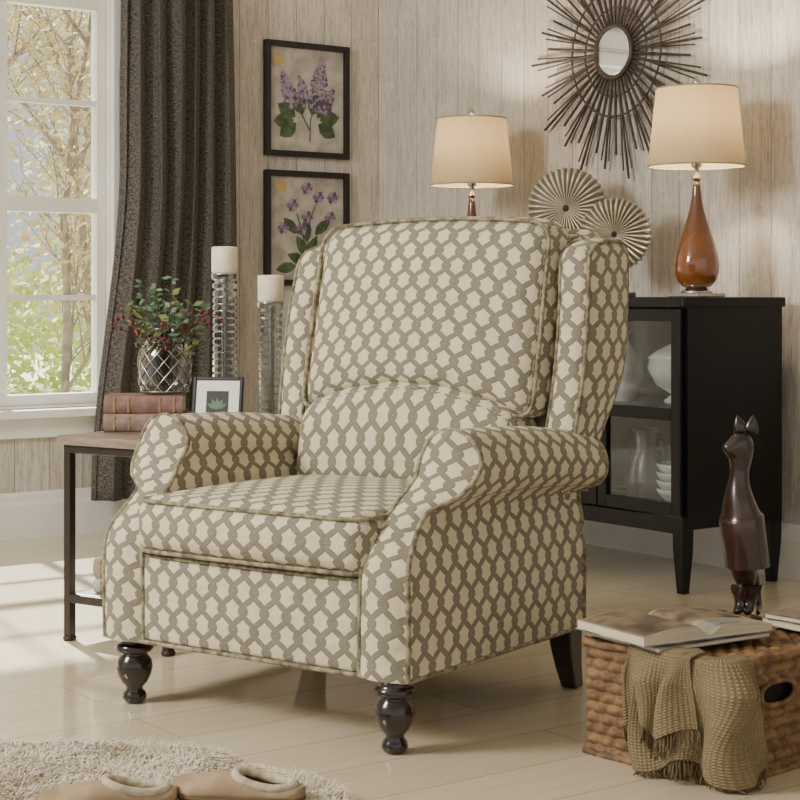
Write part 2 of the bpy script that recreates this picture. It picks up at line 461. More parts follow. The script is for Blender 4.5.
def wingd(sd):
    def f(x,y,z):
        t=(z-.52)/(1.0-.52)
        k=.60+.40*sm(t/.45)
        y2=.605+(y-.60)*k+.17*(z-.52)
        z2=z-.018*sm((.70-y)/.10)*sm((t-.6)/.4)
        x2=x+sd*.014*sin(pi*min(1,max(0,t)))
        return (x2,y2,z2)
    return f
for sd,nm in ((1,'wing_right'),(-1,'wing_left')):
    lo=(.328,.60,.515) if sd>0 else (-.420,.60,.515); hi=(.420,.80,1.015) if sd>0 else (-.328,.80,1.015)
    f=wingd(sd)
    rbox(nm,lo,hi,.036,FAB,CH,12,(.010,.004,0),f)
    lp=rloop(.70,.765,.092,.243,.040)
    tube(nm+'_outer_piping',[f(sd*.411,y,z) for y,z in lp],.0046,PIPE,CH,True)
    tube(nm+'_inner_piping',[f(sd*.338,y,z) for y,z in lp],.0042,PIPE,CH,True)
tube('bottom_piping',[(-.40,.68,.144),(-.40,.01,.144),(-.39,-.002,.144),(-.29,-.002,.144),(.29,-.002,.144),(.39,-.002,.144),(.40,.01,.144),(.40,.68,.144)],.0045,PIPE,CH)
legp=[(.014,0),(.020,.004),(.024,.012),(.022,.022),(.016,.030),(.017,.036),(.026,.046),(.033,.062),(.036,.078),(.033,.094),(.026,.104),(.024,.108),(.034,.112),(.038,.120),(.034,.128),(.027,.132),(.030,.138),(.033,.155)]
legp=[(r*1.10,z) for r,z in legp]
for i,(x,y) in enumerate(((-.345,.034),(.356,.020))):
    lathe('front_leg_%d'%(i+1),legp,LEGW,CH,(x,y,0))
for i,sx in enumerate((-1,1)):
    P=[]
    for z,o,h in ((.155,0,.030),(.10,.006,.027),(.05,.018,.023),(.0,.036,.019)):
        P.append([(sx*.362+a*h,.672+o+b*h,z) for a,b in ((-1,-1),(1,-1),(1,1),(-1,1))])
    V=[p for r in P for p in r];F=[(0,1,2,3),(12,13,14,15)]
    for k in range(3):
        for j in range(4): F.append((k*4+j,k*4+(j+1)%4,k*4+4+(j+1)%4,k*4+4+j))
    bev(mesh('rear_leg_%d'%(i+1),V,F,LEGW,CH),.004)

# ---------------------------------------------------------------- cabinet
CB=empty('glass_door_sideboard',(0,0,0))
X0,X1,Y0,Y1=-.51,-.08,-2.275,-.80
BZ=.19; TZ=.88
L=[(X0-.012,X1+.005,Y0-.012,Y1+.012,TZ-.03,TZ)]
boxes('top',L,ESP,CB,.004)
L=[(X0+.02,X1,Y0,Y0+.025,BZ,TZ-.03),(X0+.02,X1,Y1-.025,Y1,BZ,TZ-.03),(X1-.015,X1,Y0+.025,Y1-.025,BZ,TZ-.03),
   (X0+.02,X1-.015,Y0+.025,Y1-.025,BZ,BZ+.03),(X0+.03,X1-.015,Y0+.025,Y1-.025,.525,.543),(X0,X0+.02,Y0,Y1,BZ-.012,BZ+.035)]
boxes('carcass',L,ESP,CB)
for i,(x,y) in enumerate(((X0,Y0),(X1-.045,Y0),(X0,Y1-.045),(X1-.045,Y1-.045))):
    P=[]
    for z,h in ((BZ,.0225),(.12,.021),(0,.013)):
        P.append([(x+.0225+a*h,y+.0225+b*h,z) for a,b in ((-1,-1),(1,-1),(1,1),(-1,1))])
    V=[p for r in P for p in r];F=[(0,1,2,3),(8,9,10,11)]
    for k in range(2):
        for j in range(4): F.append((k*4+j,k*4+(j+1)%4,k*4+4+(j+1)%4,k*4+4+j))
    bev(mesh('leg_%d'%(i+1),V,F,ESP,CB),.002)
nd=4; w=(Y1-Y0-.02)/nd
for k in range(nd):
    a=Y0+.01+k*w+.003; b=a+w-.006
    z0,z1=BZ+.04,TZ-.035
    zm=.53
    s=.038
    boxes('door_frame_%d'%(k+1),[(X0,X0+.02,a,a+s,z0,z1),(X0,X0+.02,b-s,b,z0,z1),(X0,X0+.02,a+s,b-s,z0,z0+s),(X0,X0+.02,a+s,b-s,z1-s,z1),(X0,X0+.02,a+s,b-s,zm-.018,zm+.018)],ESP,CB,.002)
    boxes('door_glass_%d'%(k+1),[(X0+.009,X0+.012,a+s-.003,b-s+.003,z0+s-.003,z1-s+.003)],CABGL,CB)
    ky=b-.02 if k%2==0 else a+.02
    kn=lathe('knob_%d'%(k+1),[(.004,0),(.004,.012),(.010,.016),(.010,.024),(.003,.027)],SILV,CB,(0,0,0),20)
    kn.rotation_euler=(0,-pi/2,0); kn.location=(X0,ky,.56)
PORC=mat('porcelain',srgb(225,222,214),.2)
STEELG=mat('pewter',srgb(170,168,164),.3,.8)
def bowl(name,x,y,z,r,h,m):
    return lathe(name,[(r*.4,0),(r*.42,h*.06),(r*.7,h*.3),(r*.93,h*.7),(r,h),(r*.96,h),(r*.88,h*.7),(r*.6,h*.32),(.002,h*.2)],m,None,(x,y,z),36,cap=False)
D_=empty('stacked_bowls',(0,0,0))
for k in range(4):
    o=bowl('bowl_%d'%k,-.27,-2.06,.221+k*.026,.10,.06,PORC); o.parent=D_
D_=empty('pewter_pitcher',(-.3,-1.9,.221))
lathe('body',[(.04,0),(.055,.02),(.065,.08),(.05,.14),(.032,.18),(.036,.22),(.045,.24)],STEELG,D_,cap=False)
tube('handle',[(.03,0,.21),(.075,0,.20),(.09,0,.14),(.06,0,.08)],.006,STEELG,D_)
D_=empty('soup_tureen',(-.27,-2.03,.544))
lathe('body',[(.05,0),(.055,.01),(.03,.03),(.08,.06),(.105,.11),(.10,.14),(.105,.145),(.08,.165),(.03,.19),(.012,.2),(.018,.215),(.004,.23)],PORC,D_)
D_=empty('porcelain_vase',(-.3,-1.80,.544))
lathe('body',[(.04,0),(.05,.02),(.07,.09),(.06,.15),(.025,.19),(.03,.22)],PORC,D_,cap=False)

# ---------------------------------------------------------------- lamps
def shademat():
    m,nt,b=newmat('lamp_shade_linen'); N=NB(nt)
    nz=N.noise(N.n('ShaderNodeTexCoord').outputs['Object'],240,2)
    c=N.mix(nz,srgb(180,166,138),srgb(162,147,118))
    c2=N.mix(nz,srgb(138,117,84),srgb(126,104,72))
    df=N.n('ShaderNodeBsdfDiffuse'); tr=N.n('ShaderNodeBsdfTranslucent')
    nt.links.new(c,df.inputs[0]); nt.links.new(c2,tr.inputs[0])
    mx=N.n('ShaderNodeMixShader'); mx.inputs[0].default_value=.19
    nt.links.new(df.outputs[0],mx.inputs[1]); nt.links.new(tr.outputs[0],mx.inputs[2])
    nt.links.new(mx.outputs[0],nt.nodes['Material Output'].inputs[0]); return m
SHADE=shademat()
def ambermat():
    m,nt,b=newmat('amber_glass'); N=NB(nt)
    z=N.n('ShaderNodeSeparateXYZ'); nt.links.new(N.n('ShaderNodeTexCoord').outputs['Object'],z.inputs[0])
    c=N.mix(N.sstep(z.outputs[2],.05,.33),srgb(150,90,42),srgb(92,52,28))
    nt.links.new(c,b.inputs['Base Color']); b.inputs['Roughness'].default_value=.06
    b.inputs['Transmission Weight'].default_value=.35; b.inputs['Coat Weight'].default_value=1
    return m
AMB=ambermat()
BULB,_nt,_b=newmat('bulb_glass'); _b.inputs['Emission Color'].default_value=(1,.78,.5,1); _b.inputs['Emission Strength'].default_value=6
def lamp(name,x,y,pw):
    e=empty(name,(x,y,.88))
    boxes('base_plate',[(-.062,.062,-.062,.062,0,.012)],SILV,e,.002)
    lathe('foot',[(.05,.012),(.048,.018),(.036,.024),(.030,.030)],SILV,e)
    lathe('body',[(.030,.028),(.045,.034),(.060,.05),(.069,.075),(.071,.10),(.067,.13),(.057,.165),(.045,.20),(.033,.235),(.023,.27),(.016,.305),(.0125,.34),(.011,.365)],AMB,e,seg=56)
    lathe('neck',[(.014,.363),(.014,.372),(.008,.376),(.008,.40),(.016,.404),(.016,.44),(.010,.445),(.008,.46)],SILV,e)
    P=[[(r*cos(2*pi*j/64),r*sin(2*pi*j/64),z) for j in range(64)] for r,z in ((.150,.405),(.1375,.525),(.125,.645))]
    grid('shade',P,SHADE,e,cv=True)
    for r,z,n in ((.150,.405,'bottom'),(.125,.645,'top')):
        tube('shade_ring_'+n,[(r*cos(2*pi*j/48),r*sin(2*pi*j/48),z) for j in range(48)],.0025,SHADE,e,True)
    tubes('harp',[([(0,.045*sin(t*pi),.445+.195*t) for t in [k/12 for k in range(13)]],None),([(0,-.045*sin(t*pi),.445+.195*t) for t in [k/12 for k in range(13)]],None),
       ([(-.124,0,.642),(.124,0,.642)],None),([(0,-.124,.642),(0,.124,.642)],None)],.002,SILV,e)
    lathe('finial',[(.006,.642),(.006,.652),(.012,.658),(.013,.668),(.007,.676),(.003,.684)],SILV,e)
    lathe('bulb',[(.012,.455),(.014,.47),(.026,.49),(.030,.51),(.024,.53),(.010,.545)],BULB,e)
    l=D.lights.new(name+'_light','POINT'); l.energy=pw; l.color=(1,.87,.69); l.shadow_soft_size=.035
    o=D.objects.new('bulb_light',l); COL.objects.link(o); o.parent=e; o.location=(0,0,.555)
lamp('table_lamp',-.29,-2.116,25)
lamp('table_lamp.001',-.29,-.996,21)

# ---------------------------------------------------------------- fluted disc sculptures
def discmat():
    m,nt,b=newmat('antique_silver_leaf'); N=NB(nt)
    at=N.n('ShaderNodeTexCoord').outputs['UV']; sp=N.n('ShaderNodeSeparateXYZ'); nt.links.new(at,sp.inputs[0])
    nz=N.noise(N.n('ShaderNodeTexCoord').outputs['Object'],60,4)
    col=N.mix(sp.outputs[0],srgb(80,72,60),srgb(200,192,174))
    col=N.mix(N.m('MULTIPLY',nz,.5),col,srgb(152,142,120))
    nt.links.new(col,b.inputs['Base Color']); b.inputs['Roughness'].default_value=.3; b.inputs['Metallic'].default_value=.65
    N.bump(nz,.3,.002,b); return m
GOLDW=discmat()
DGOLD=mat('antique_dark_metal',srgb(48,40,34),.5,.5)
def disc(name,x,y,zc,r,ang):
    e=empty(name,(x,y,.88),math.radians(ang))
    h=zc-.88
    Nn=288; rings=[.07,.12,.3,.5,.7,.88,.97,1.0]; NF=18
    for sgn,nm in ((1,'front'),(-1,'rear')):
        P=[]
        for t in rings:
            row=[]
            for j in range(Nn):
                a=2*pi*j/Nn
                fl=abs(sin(a*NF)); am=.018*min(1,t*1.5)
                edge=1-.25*sm((t-.9)/.1)
                rr=r*t*(1-.04*(1-fl)*(t>.9))
                row.append((sgn*(.003+(.003+am*fl)*edge+.010*(1-t)),rr*cos(a),h+rr*sin(a)))
            P.append(row)
        P.append([(0,r*1.0*(1-.04*(1-abs(sin(2*pi*j/Nn*NF))))*cos(2*pi*j/Nn),h+r*(1-.04*(1-abs(sin(2*pi*j/Nn*NF))))*sin(2*pi*j/Nn)) for j in range(Nn)])
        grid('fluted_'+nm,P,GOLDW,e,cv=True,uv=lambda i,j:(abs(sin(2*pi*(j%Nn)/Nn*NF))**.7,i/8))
    blob('hub',(0,0,h),(.022,r*.13,r*.13),DGOLD,e)
    tube('stem',[(0,0,.01),(0,0,h-r*.96)],.006,DGOLD,e)
    boxes('stand',[(-.035,.035,-.06,.06,0,.015)],DGOLD,e,.003)
disc('fluted_disc_sculpture',-.25,-1.47,1.182,.140,210)
disc('fluted_disc_sculpture.001',-.27,-1.73,1.086,.120,210)

# ---------------------------------------------------------------- sunburst mirror
SUN=empty('sunburst_wall_mirror',(-.012,-1.475,1.735))
DBR=mat('dark_twig_metal',srgb(54,44,38),.5,.4,c2=srgb(80,68,60),nscale=40)
MIR=mat('mirror_silver',(.86,.87,.87,1),.03,1,c2=(.84,.85,.85,1))
LL=[]
n=44
for k in range(n):
    a=2*pi*k/n
    R1=(.45,.36,.41,.36)[k%4]
    p0=(-.022,.095*cos(a),.095*sin(a)); p1=(-.016,R1*cos(a),R1*sin(a))
    LL.append(([p0,p1],[1.3,1.1]))
    if k%2==0:
        for sg in (-1,1):
            a2=a+sg*2*pi/n*.35
            LL.append(([(-.018,.13*cos(a),.13*sin(a)),(-.018,R1*.93*cos(a2),R1*.93*sin(a2))],[.7,.7]))
tubes('rays',LL,.0040,DBR,SUN,2)
for R,w_ in ((.225,.0035),(.155,.0035)):
    tube('ring_%d'%int(R*1000),[(-.020,R*cos(2*pi*j/72),R*sin(2*pi*j/72)) for j in range(72)],w_,DBR,SUN,True)
tube('mirror_rim',[(-.028,.090*cos(2*pi*j/64),.090*sin(2*pi*j/64)) for j in range(64)],.009,DBR,SUN,True)
o=lathe('mirror_glass',[(.09,0),(.09,.004),(.078,.008)],MIR,SUN,seg=64,smooth=False); o.rotation_euler=(0,-pi/2,0); o.location=(-.024,0,0)

# ---------------------------------------------------------------- pictures
PAPER=mat('aged_botanical_paper',srgb(184,177,166),.8,c2=srgb(150,143,134),nscale=14)
LIL=[mat('lilac_ink_%d'%k,srgb(*c),.8) for k,c in enumerate(((122,102,128),(92,76,102),(156,138,156)))]
GRN=mat('leaf_ink',srgb(84,100,68),.8,c2=srgb(52,68,48),nscale=30)
YEL=mat('butterfly_ink',srgb(190,160,100),.8)
def picture(name,xc,zc,kind):
    e=empty(name,(xc,-.003,zc)); W,H=.202,.232; b=.024; K=1.25
    boxes('frame',[(-W,-W+b,-.026,0,-H,H),(W-b,W,-.026,0,-H,H),(-W+b,W-b,-.026,0,-H,-H+b),(-W+b,W-b,-.026,0,H-b,H)],BLACK,e,.003)
    boxes('print',[(-W+b-.002,W-b+.002,-.010,-.002,-H+b-.002,H-b+.002)],PAPER,e)
    Y=[-.0105]
    def yy(): Y[0]-=.000004; return Y[0]
    def flowers(items,nm,m_):
        V=[];F=[]
        for (x,z,s) in items:
            y=yy(); k=len(V)
            n6=8; a0=random.uniform(0,6)
            for j in range(n6):
                rr=s*(1 if j%2==0 else .55); a=a0+2*pi*j/n6; V.append((x*K+rr*cos(a),y,z*K*.93+rr*sin(a)))
            F.append(tuple(range(k,k+n6)))
        if V: mesh(nm,V,F,m_,e,recalc=False)
    def leaf(x,z,a,l,w,V,F):
        y=yy(); k=len(V); c,s=cos(a),sin(a); l*=K; w*=K; x*=K; z*=K*.93
        pts=[(0,0),(.25,.8),(.55,1),(.8,.6),(1,0),(.8,-.6),(.55,-1),(.25,-.8)]
        for u,v in pts: V.append((x+u*l*c-v*w*s,y,z+u*l*s+v*w*c))
        F.append(tuple(range(k,k+8)))
    def spike(x0,z0,x1,z1,wd,n_):
        L=[[],[],[]]
        for _ in range(n_):
            t=random.random(); ww=wd*(1-t)**.7*(.4+.6*min(1,t*5)) 
            q=random.uniform(-1,1)*ww
            dx,dz=x1-x0,z1-z0; l=math.hypot(dx,dz)
            L[random.randrange(3)].append((x0+dx*t-dz/l*q,z0+dz*t+dx/l*q,random.uniform(.005,.010)))
        for k in range(3): flowers(L[k],'blossom_%d_%d'%(int(abs(x1)*1000),k),LIL[k])
    V=[];F=[]
    if kind==0:
        st=[[(0.01*K,-.0125,-.17),(.015,-.0125,-.08),(.05,-.0125,.0)],[(0.01,-.0125,-.12),(-.03,-.0125,-.05),(-.06,-.0125,.0)]]
        for a in (10,40,70,110,150,185,215,330): leaf(.0+.05*cos(math.radians(a)),-.07+.02*sin(math.radians(a)),math.radians(a),.078,.027,V,F)
        mesh('leaves',V,F,GRN,e,recalc=False)
        tubes('stems',[(p,None) for p in st],.002,GRN,e,1)
        spike(.035,-.04,.060,.155,.050,260); spike(-.05,-.03,-.095,.09,.040,170); spike(-.005,-.02,-.03,.08,.036,110); spike(.06,-.04,.105,.05,.03,80)
        bf=(-.11,.13)
    else:
        for (x,z,a) in ((0,-.1,60),(0,-.1,120),(.0,-.12,20),(0,-.12,160),(.03,-.02,40),(-.03,-.02,140),(0,-.05,90),(.04,-.13,-10),(-.04,-.13,190)): leaf(x,z,math.radians(a),.08,.018,V,F)
        mesh('leaves',V,F,GRN,e,recalc=False)
        tubes('stems',[([(0,-.0125,-.18),(.0,-.0125,.0),(.04,-.0125,.1)],None),([(0,-.0125,-.1),(-.05,-.0125,.06)],None),([(0,-.0125,-.1),(.08,-.0125,.03)],None)],.0018,GRN,e,1)
        for (fx,fz) in ((.045,.11),(-.055,.08),(.09,.04),(-.09,.0),(.0,.04),(0.0,.14),(.1,.11),(-.02,.0)):
            L=[[],[],[]]
            for k in range(7):
                a=k*2*pi/6; rr=0 if k==6 else .015
                L[k%3].append((fx+rr*cos(a),fz+rr*sin(a),.014))
            for k in range(3): flowers(L[k],'bloom_%d_%d'%(int((fx+1)*1000),k),LIL[k])
        bf=(-.10,.14)
    V=[];F=[]
    for a,l in ((35,.03),(-25,.022),(145,.03),(205,.022)): leaf(bf[0],bf[1],math.radians(a),l,.011,V,F)
    mesh('butterfly',V,F,YEL,e,recalc=False)
picture('framed_botanical_print',-.365,1.678,0)
picture('framed_botanical_print.001',-.365,1.158,1)

# ---------------------------------------------------------------- side table
tx,ty=S(-.862,4.41)
TB=empty('side_table',(tx,ty,0),math.radians(-70.5))
TW,TD,TH=.36,.60,.526
boxes('table_top',[(-.012,TW+.012,-.012,TD+.012,TH-.024,TH)],TWOOD,TB,.003)
boxes('lower_shelf',[(.015,TW-.015,.015,TD-.015,.105,.12)],TWOOD,TB,.002)
L=[]
for x in (0,TW-.022):
    for y in (0,TD-.022): L.append((x,x+.022,y,y+.022,0,TH-.024))
L+=[(.022,TW-.022,0,.018,TH-.045,TH-.024),(.022,TW-.022,TD-.018,TD,TH-.045,TH-.024),(0,.018,.022,TD-.022,TH-.045,TH-.024),(TW-.018,TW,.022,TD-.022,TH-.045,TH-.024),
    (.022,TW-.022,0,.015,.098,.12),(.022,TW-.022,TD-.015,TD,.098,.12),(0,.015,.022,TD-.022,.098,.12),(TW-.015,TW,.022,TD-.022,.098,.12)]
boxes('iron_frame',L,IRON,TB,.002)
for k,(x,y) in enumerate(((.011,.011),(TW-.011,.011),(.011,TD-.011),(TW-.011,TD-.011))):
    lathe('foot_%d'%(k+1),[(.016,0),(.018,.008),(.013,.014)],IRON,TB,(x,y,0),16)
def T(x,y,z):
    a=math.radians(-70.5); return (tx+x*cos(a)-y*sin(a),ty+x*sin(a)+y*cos(a),z)
PAGES=mat('book_pages',srgb(222,210,184),.8,c2=srgb(196,182,152),nscale=3,stretch=(1,1,120))
def book(name,loc,rz,w,d,h,cm):
    e=empty(name,loc,rz)
    boxes('pages',[(.004,w-.004,.004,d-.004,.003,h-.003)],PAGES,e)
    P=[];n=8
    prof=[(d,h),(0.006,h)]+[(.006-.010*sin(pi*k/n),h/2+(h/2)*cos(pi*k/n)) for k in range(1,n)]+[(.006,0),(d,0)]
    P=[[(x,y,z) for y,z in prof] for x in (0,w)]
    o=grid('cover',P,cm,e,smooth=False); s_=o.modifiers.new('s','SOLIDIFY'); s_.thickness=.003; s_.offset=0
    boxes('spine_bands',[(w*t,w*t+.006,-.0062,.004,.004,h-.004) for t in (.12,.3,.7,.88)],BOOKG,e,.001)
    return e
BOOKG=mat('gilt_band',srgb(160,130,94),.5,.4)
BRED=mat('faded_red_leather',srgb(142,110,98),.6,c2=srgb(110,82,73),nscale=25,bump=.2)
BBRN=mat('brown_leather',srgb(150,126,110),.6,c2=srgb(114,94,81),nscale=25,bump=.2)
r70=math.radians(-36)
bx,by=S(-.775,4.50)
book('hardback_book',(bx,by,.528),r70-.03,.215,.15,.044,BBRN)
book('hardback_book.001',(bx+.004,by+.006,.573),r70+.04,.205,.145,.046,BRED)
sx_,sy_,_=T(.06,.05,0)
book('cloth_bound_book',(sx_,sy_,.122),math.radians(-70.5),.2,.3,.035,mat('gray_book_cloth',srgb(178,174,168),.8))
book('cloth_bound_book.001',(sx_,sy_,.159),math.radians(-70.5),.19,.28,.05,mat('tan_book_cloth',srgb(150,134,116),.8))
# vase
vx,vy=S(-.628,4.60)
VS=empty('lattice_glass_vase',(vx,vy,.6215))
vp=[(.045,0),(.062,.006),(.068,.03),(.070,.09),(.066,.118),(.052,.140),(.043,.155),(.044,.170),(.048,.178)]
lathe('glass_body',vp,SMOKE,VS,cap=False,seg=48)
def vr(z):
    for (r0,z0),(r1,z1) in zip(vp,vp[1:]):
        if z0<=z<=z1: return r0+(r1-r0)*(z-z0)/(z1-z0)
    return .046
LL=[]
for k in range(12):
    for sg in (1,-1):
        LL.append(([((vr(z)+.002)*cos(2*pi*k/12+sg*z*12),(vr(z)+.002)*sin(2*pi*k/12+sg*z*12),z) for z in [.006+.134*q/20 for q in range(21)]],None))
for z in (.008,.138,.174): LL.append(([((vr(z)+.002)*cos(2*pi*q/40),(vr(z)+.002)*sin(2*pi*q/40),z) for q in range(41)],None))
tubes('wire_lattice',LL,.0014,SILV,VS)
# bouquet
random.seed(21)
BQ=empty('berry_bouquet',(vx,vy,.70))
TWIG=mat('twig_brown',srgb(84,58,42),.8); LG=mat('dusty_green_leaf',srgb(100,132,98),.6,c2=srgb(64,96,68),nscale=20); LR=mat('olive_leaf',srgb(120,126,80),.6)
BER=mat('red_berry',srgb(112,26,34),.3,c2=srgb(74,18,24),nscale=30)
LL=[];V=[];F=[];V2=[];F2=[];B=[]
for k in range(42):
    a=random.uniform(0,2*pi); sp=random.uniform(.02,.14); top=random.uniform(.13,.25)-sp*.5
    pts=[]
    for q in range(9):
        t=q/8; r=sp*max(0,t-.35)/.65+.022*t; pts.append(Vector((r*cos(a)+.006*sin(5*t+k)*t,r*sin(a)+.006*cos(4*t+k)*t,-.06+(top+.06)*t-(.04*t*t if sp>.1 else 0))))
    LL.append((pts,[1-.6*q/8 for q in range(9)]))
    for q in range(5,9):
        for _ in range(3):
            p=pts[q]+Vector((0,0,random.uniform(-.01,.01)))
            d=Vector((random.gauss(0,1),random.gauss(0,1),random.gauss(.3,.7))).normalized(); l=random.uniform(.020,.036)
            if k%5==0:
                B.append(p+d*l*.6); LL.append(([p,p+d*l*.6],[.5,.4]))
            else:
                s_=d.orthogonal().normalized()*l*.26; vv,ff=(V,F) if k%4!=2 else (V2,F2); i=len(vv)
                vv+=[p,p+d*l*.5+s_,p+d*l,p+d*l*.5-s_]; ff.append((i,i+1,i+2,i+3))
tubes('stems',LL,.0018,TWIG,BQ,1)
mesh('green_leaves',V,F,LG,BQ,recalc=False); mesh('olive_leaves',V2,F2,LR,BQ,recalc=False)
bm=bmesh.new()
for p in B:
    bmesh.ops.create_icosphere(bm,subdivisions=2,radius=random.uniform(.0045,.007),matrix=Matrix.Translation(p))
me=D.meshes.new('berries'); bm.to_mesh(me); bm.free(); fin('berries',me,BER,BQ,True)
# small frame
fx,fy=S(-.478,4.47)
PF=empty('small_photo_frame',(fx,fy,.528),math.radians(-36-12)); 
def tilt(o,a=.18): o.rotation_euler=(-a,0,0); return o
fo=boxes('frame',[(-.068,-.059,-.006,.006,0,.145),(.059,.068,-.006,.006,0,.145),(-.059,.059,-.006,.006,0,.009),(-.059,.059,-.006,.006,.136,.145)],BLACK,PF,.002); tilt(fo)
tilt(boxes('mat_board',[(-.060,.060,-.002,.004,.008,.137)],WHITE,PF))
tilt(boxes('picture_card',[(-.030,.030,-.0032,-.0022,.040,.108)],mat('dark_print',srgb(52,50,44),.6),PF))
V=[];F=[]
for a in (30,60,90,120,150):
    k=len(V); c,s_=cos(math.radians(a)),sin(math.radians(a))
    for u,v in ((0,0),(.5,.18),(1,0),(.5,-.18)): V.append((u*.032*c-v*.032*s_,-.0038,.06+u*.032*s_+v*.032*c))
    F.append((k,k+1,k+2,k+3))
tilt(mesh('leaf_motif',V,F,LG,PF,recalc=False))
boxes('easel_leg',[(-.012,.012,.02,.055,0,.004),(-.01,.01,.02,.024,0,.10)],BLACK,PF)
# crystal pillars with banded tops
def cstick(name,X,d,zt,ch):
    x,y=S(X,d); e=empty(name,(x,y,.527)); h=zt-ch-.527
    pr=[(.045,0),(.047,.008),(.040,.016),(.032,.024)]
    z=.028; nb=int((h-.075)/.019); st=(h-.075)/nb
    for k in range(nb):
        pr+=[(.028,z),(.0325,z+st*.18),(.0325,z+st*.82),(.028,z+st)]
        z+=st
    pr+=[(.024,h-.046),(.034,h-.040),(.034,h-.030),(.026,h-.024),(.036,h-.016),(.037,h-.003),(.033,h)]
    lathe('crystal_stem',pr,CRYST,e,seg=14,smooth=False)
    tube('inner_rod',[(0,0,.02),(0,0,h-.01)],.008,SILV,e)
    lathe('drip_cup',[(.034,h-.003),(.037,h),(.030,h+.001)],SILV,e,seg=32)
    lathe('candle',[(.033,h+.001),(.036,h+.006),(.036,h+ch-.006),(.034,h+ch-.001),(.024,h+ch),(.010,h+ch-.004)],WAX,e,seg=40)
    tube('wick',[(0,0,h+ch-.006),(.001,0,h+ch+.006)],.0012,BLACK,e)
cstick('crystal_candlestick',-.486,4.77,1.02,.075)
cstick('crystal_candlestick.001',-.3525,4.70,.94,.074)

# ---------------------------------------------------------------- wicker basket
kx,ky=S(.362,3.327)
BA=math.radians(-84.2)
BK=empty('wicker_storage_basket',(kx,ky,0),BA)
WICK=mat('woven_hyacinth',srgb(142,108,70),.65,c2=srgb(88,62,38),nscale=45,bump=.5,bdist=.003)
BW,BD,BH=.33,.42,.215
RH=.0205
def wv(u,z):
    row=math.floor(z/RH); return .010*abs(sin(pi*z/RH))**.6*(.30+.70*abs(cos(pi*u/.036+(pi/2)*(row%2)))**.8)
def wall(nm,org,du,nn,Lg,hole=None):
    nu=int(Lg/.003); nz=int(BH/.0026); P=[]
    for i in range(nz+1):
        z=BH*i/nz; row=[]
        for j in range(nu+1):
            u=Lg*j/nu; h=wv(u,z)*min(1,min(u,Lg-u)/.006+.3)
            row.append((org[0]+du[0]*u+nn[0]*h,org[1]+du[1]*u+nn[1]*h,z))
        P.append(row)
    sk=None
    if hole:
        hu,hz,a,b=hole
        sk=lambda i,j:(abs((Lg*j/nu-hu)/a)**2.6+abs((BH*i/nz-hz)/b)**2.6)<1
    grid(nm,P,WICK,BK,skip=sk)
wall('weave_front',(0,0),(1,0),(0,-1),BW)
wall('weave_side_right',(BW,0),(0,1),(1,0),BD,(.15,.150,.05,.02))
wall('weave_back',(0,BD),(1,0),(0,1),BW)
wall('weave_side_left',(0,0),(0,1),(-1,0),BD)
DK=mat('dark_inner_shade',srgb(34,24,18),.9)
boxes('inner_shade_box',[(.012,BW-.012,.012,BD-.012,.003,BH-.01)],DK,BK)  # dark filler box; its colour stands in for shade seen through the handle hole
tube('handle_rim',[(BW+.007,.15+.052*math.copysign(abs(cos(a))**.8,cos(a)),.150+.022*math.copysign(abs(sin(a))**.8,sin(a))) for a in [2*pi*k/32 for k in range(32)]],.0055,WICK,BK,True)
for k,z in enumerate((.004,BH)):
    lp=rloop(BW/2,BD/2,BW/2+.005,BD/2+.005,.012)
    tube('rim_%d'%(k+1),[(x,y,z+.0025*sin(i*1.9)) for i,(x,y) in enumerate(lp)],.008,WICK,BK,True)
P=[]
for i in range(81):
    row=[]
    for j in range(81):
        u=BW*i/80;v=BD*j/80; row.append((u,v,BH-.006+wv(u,v+.003)))
    P.append(row)
grid('lid_weave',P,WICK,BK)
def cover(name,cols,sc,rough=.25):
    m,nt,b=newmat(name); N=NB(nt); tc=N.n('ShaderNodeTexCoord').outputs['Object']
    r=N.n('ShaderNodeValToRGB'); r.color_ramp.interpolation='LINEAR'
    nt.links.new(N.noise(tc,sc,3),r.inputs[0])
    while len(r.color_ramp.elements)<len(cols): r.color_ramp.elements.new(.5)
    for k,c in enumerate(cols): r.color_ramp.elements[k].position=.3+.4*k/(len(cols)-1); r.color_ramp.elements[k].color=srgb(*c)
    nt.links.new(r.outputs[0],b.inputs['Base Color']); b.inputs['Roughness'].default_value=rough
    return m
MC1=cover('photo_spread_print',((60,50,42),(104,88,70),(140,122,100),(82,68,54)),12,.45)
MC2=cover('magazine_cover_gray',((70,72,76),(120,118,114),(176,170,160)),16)
PGW=cover('magazine_page_paper',((176,166,146),(164,154,134),(152,142,122)),6,.5)
def magazine(name,loc,rz,w,d,h,cm,curl=.01):
    e=empty(name,loc,rz)
    def zc(x): return curl*(max(0,(.35-x/w))/.35)**2+.0
    for nm,z0,z1,m_,ins in (('cover_top',h-.0012,h,cm,0),('page_block',.0012,h-.0012,PAGES,.002),('cover_bottom',0,.0012,cm,0)):
        n=14; V=[];F=[]
        for k in range(n+1):
            x=ins+(w-2*ins)*k/n
            for y in (-d/2+ins,d/2-ins):
                for z in (z0,z1): V.append((x-w/2,y,z+zc(x)))
        for k in range(n):
            a=k*4; b=a+4
            F+=[(a,b,b+2,a+2),(a+1,a+3,b+3,b+1),(a,a+1,b+1,b),(a+2,b+2,b+3,a+3)]
        F+=[(0,2,3,1),(n*4,n*4+1,n*4+3,n*4+2)]
        mesh(nm,V,F,m_,e)
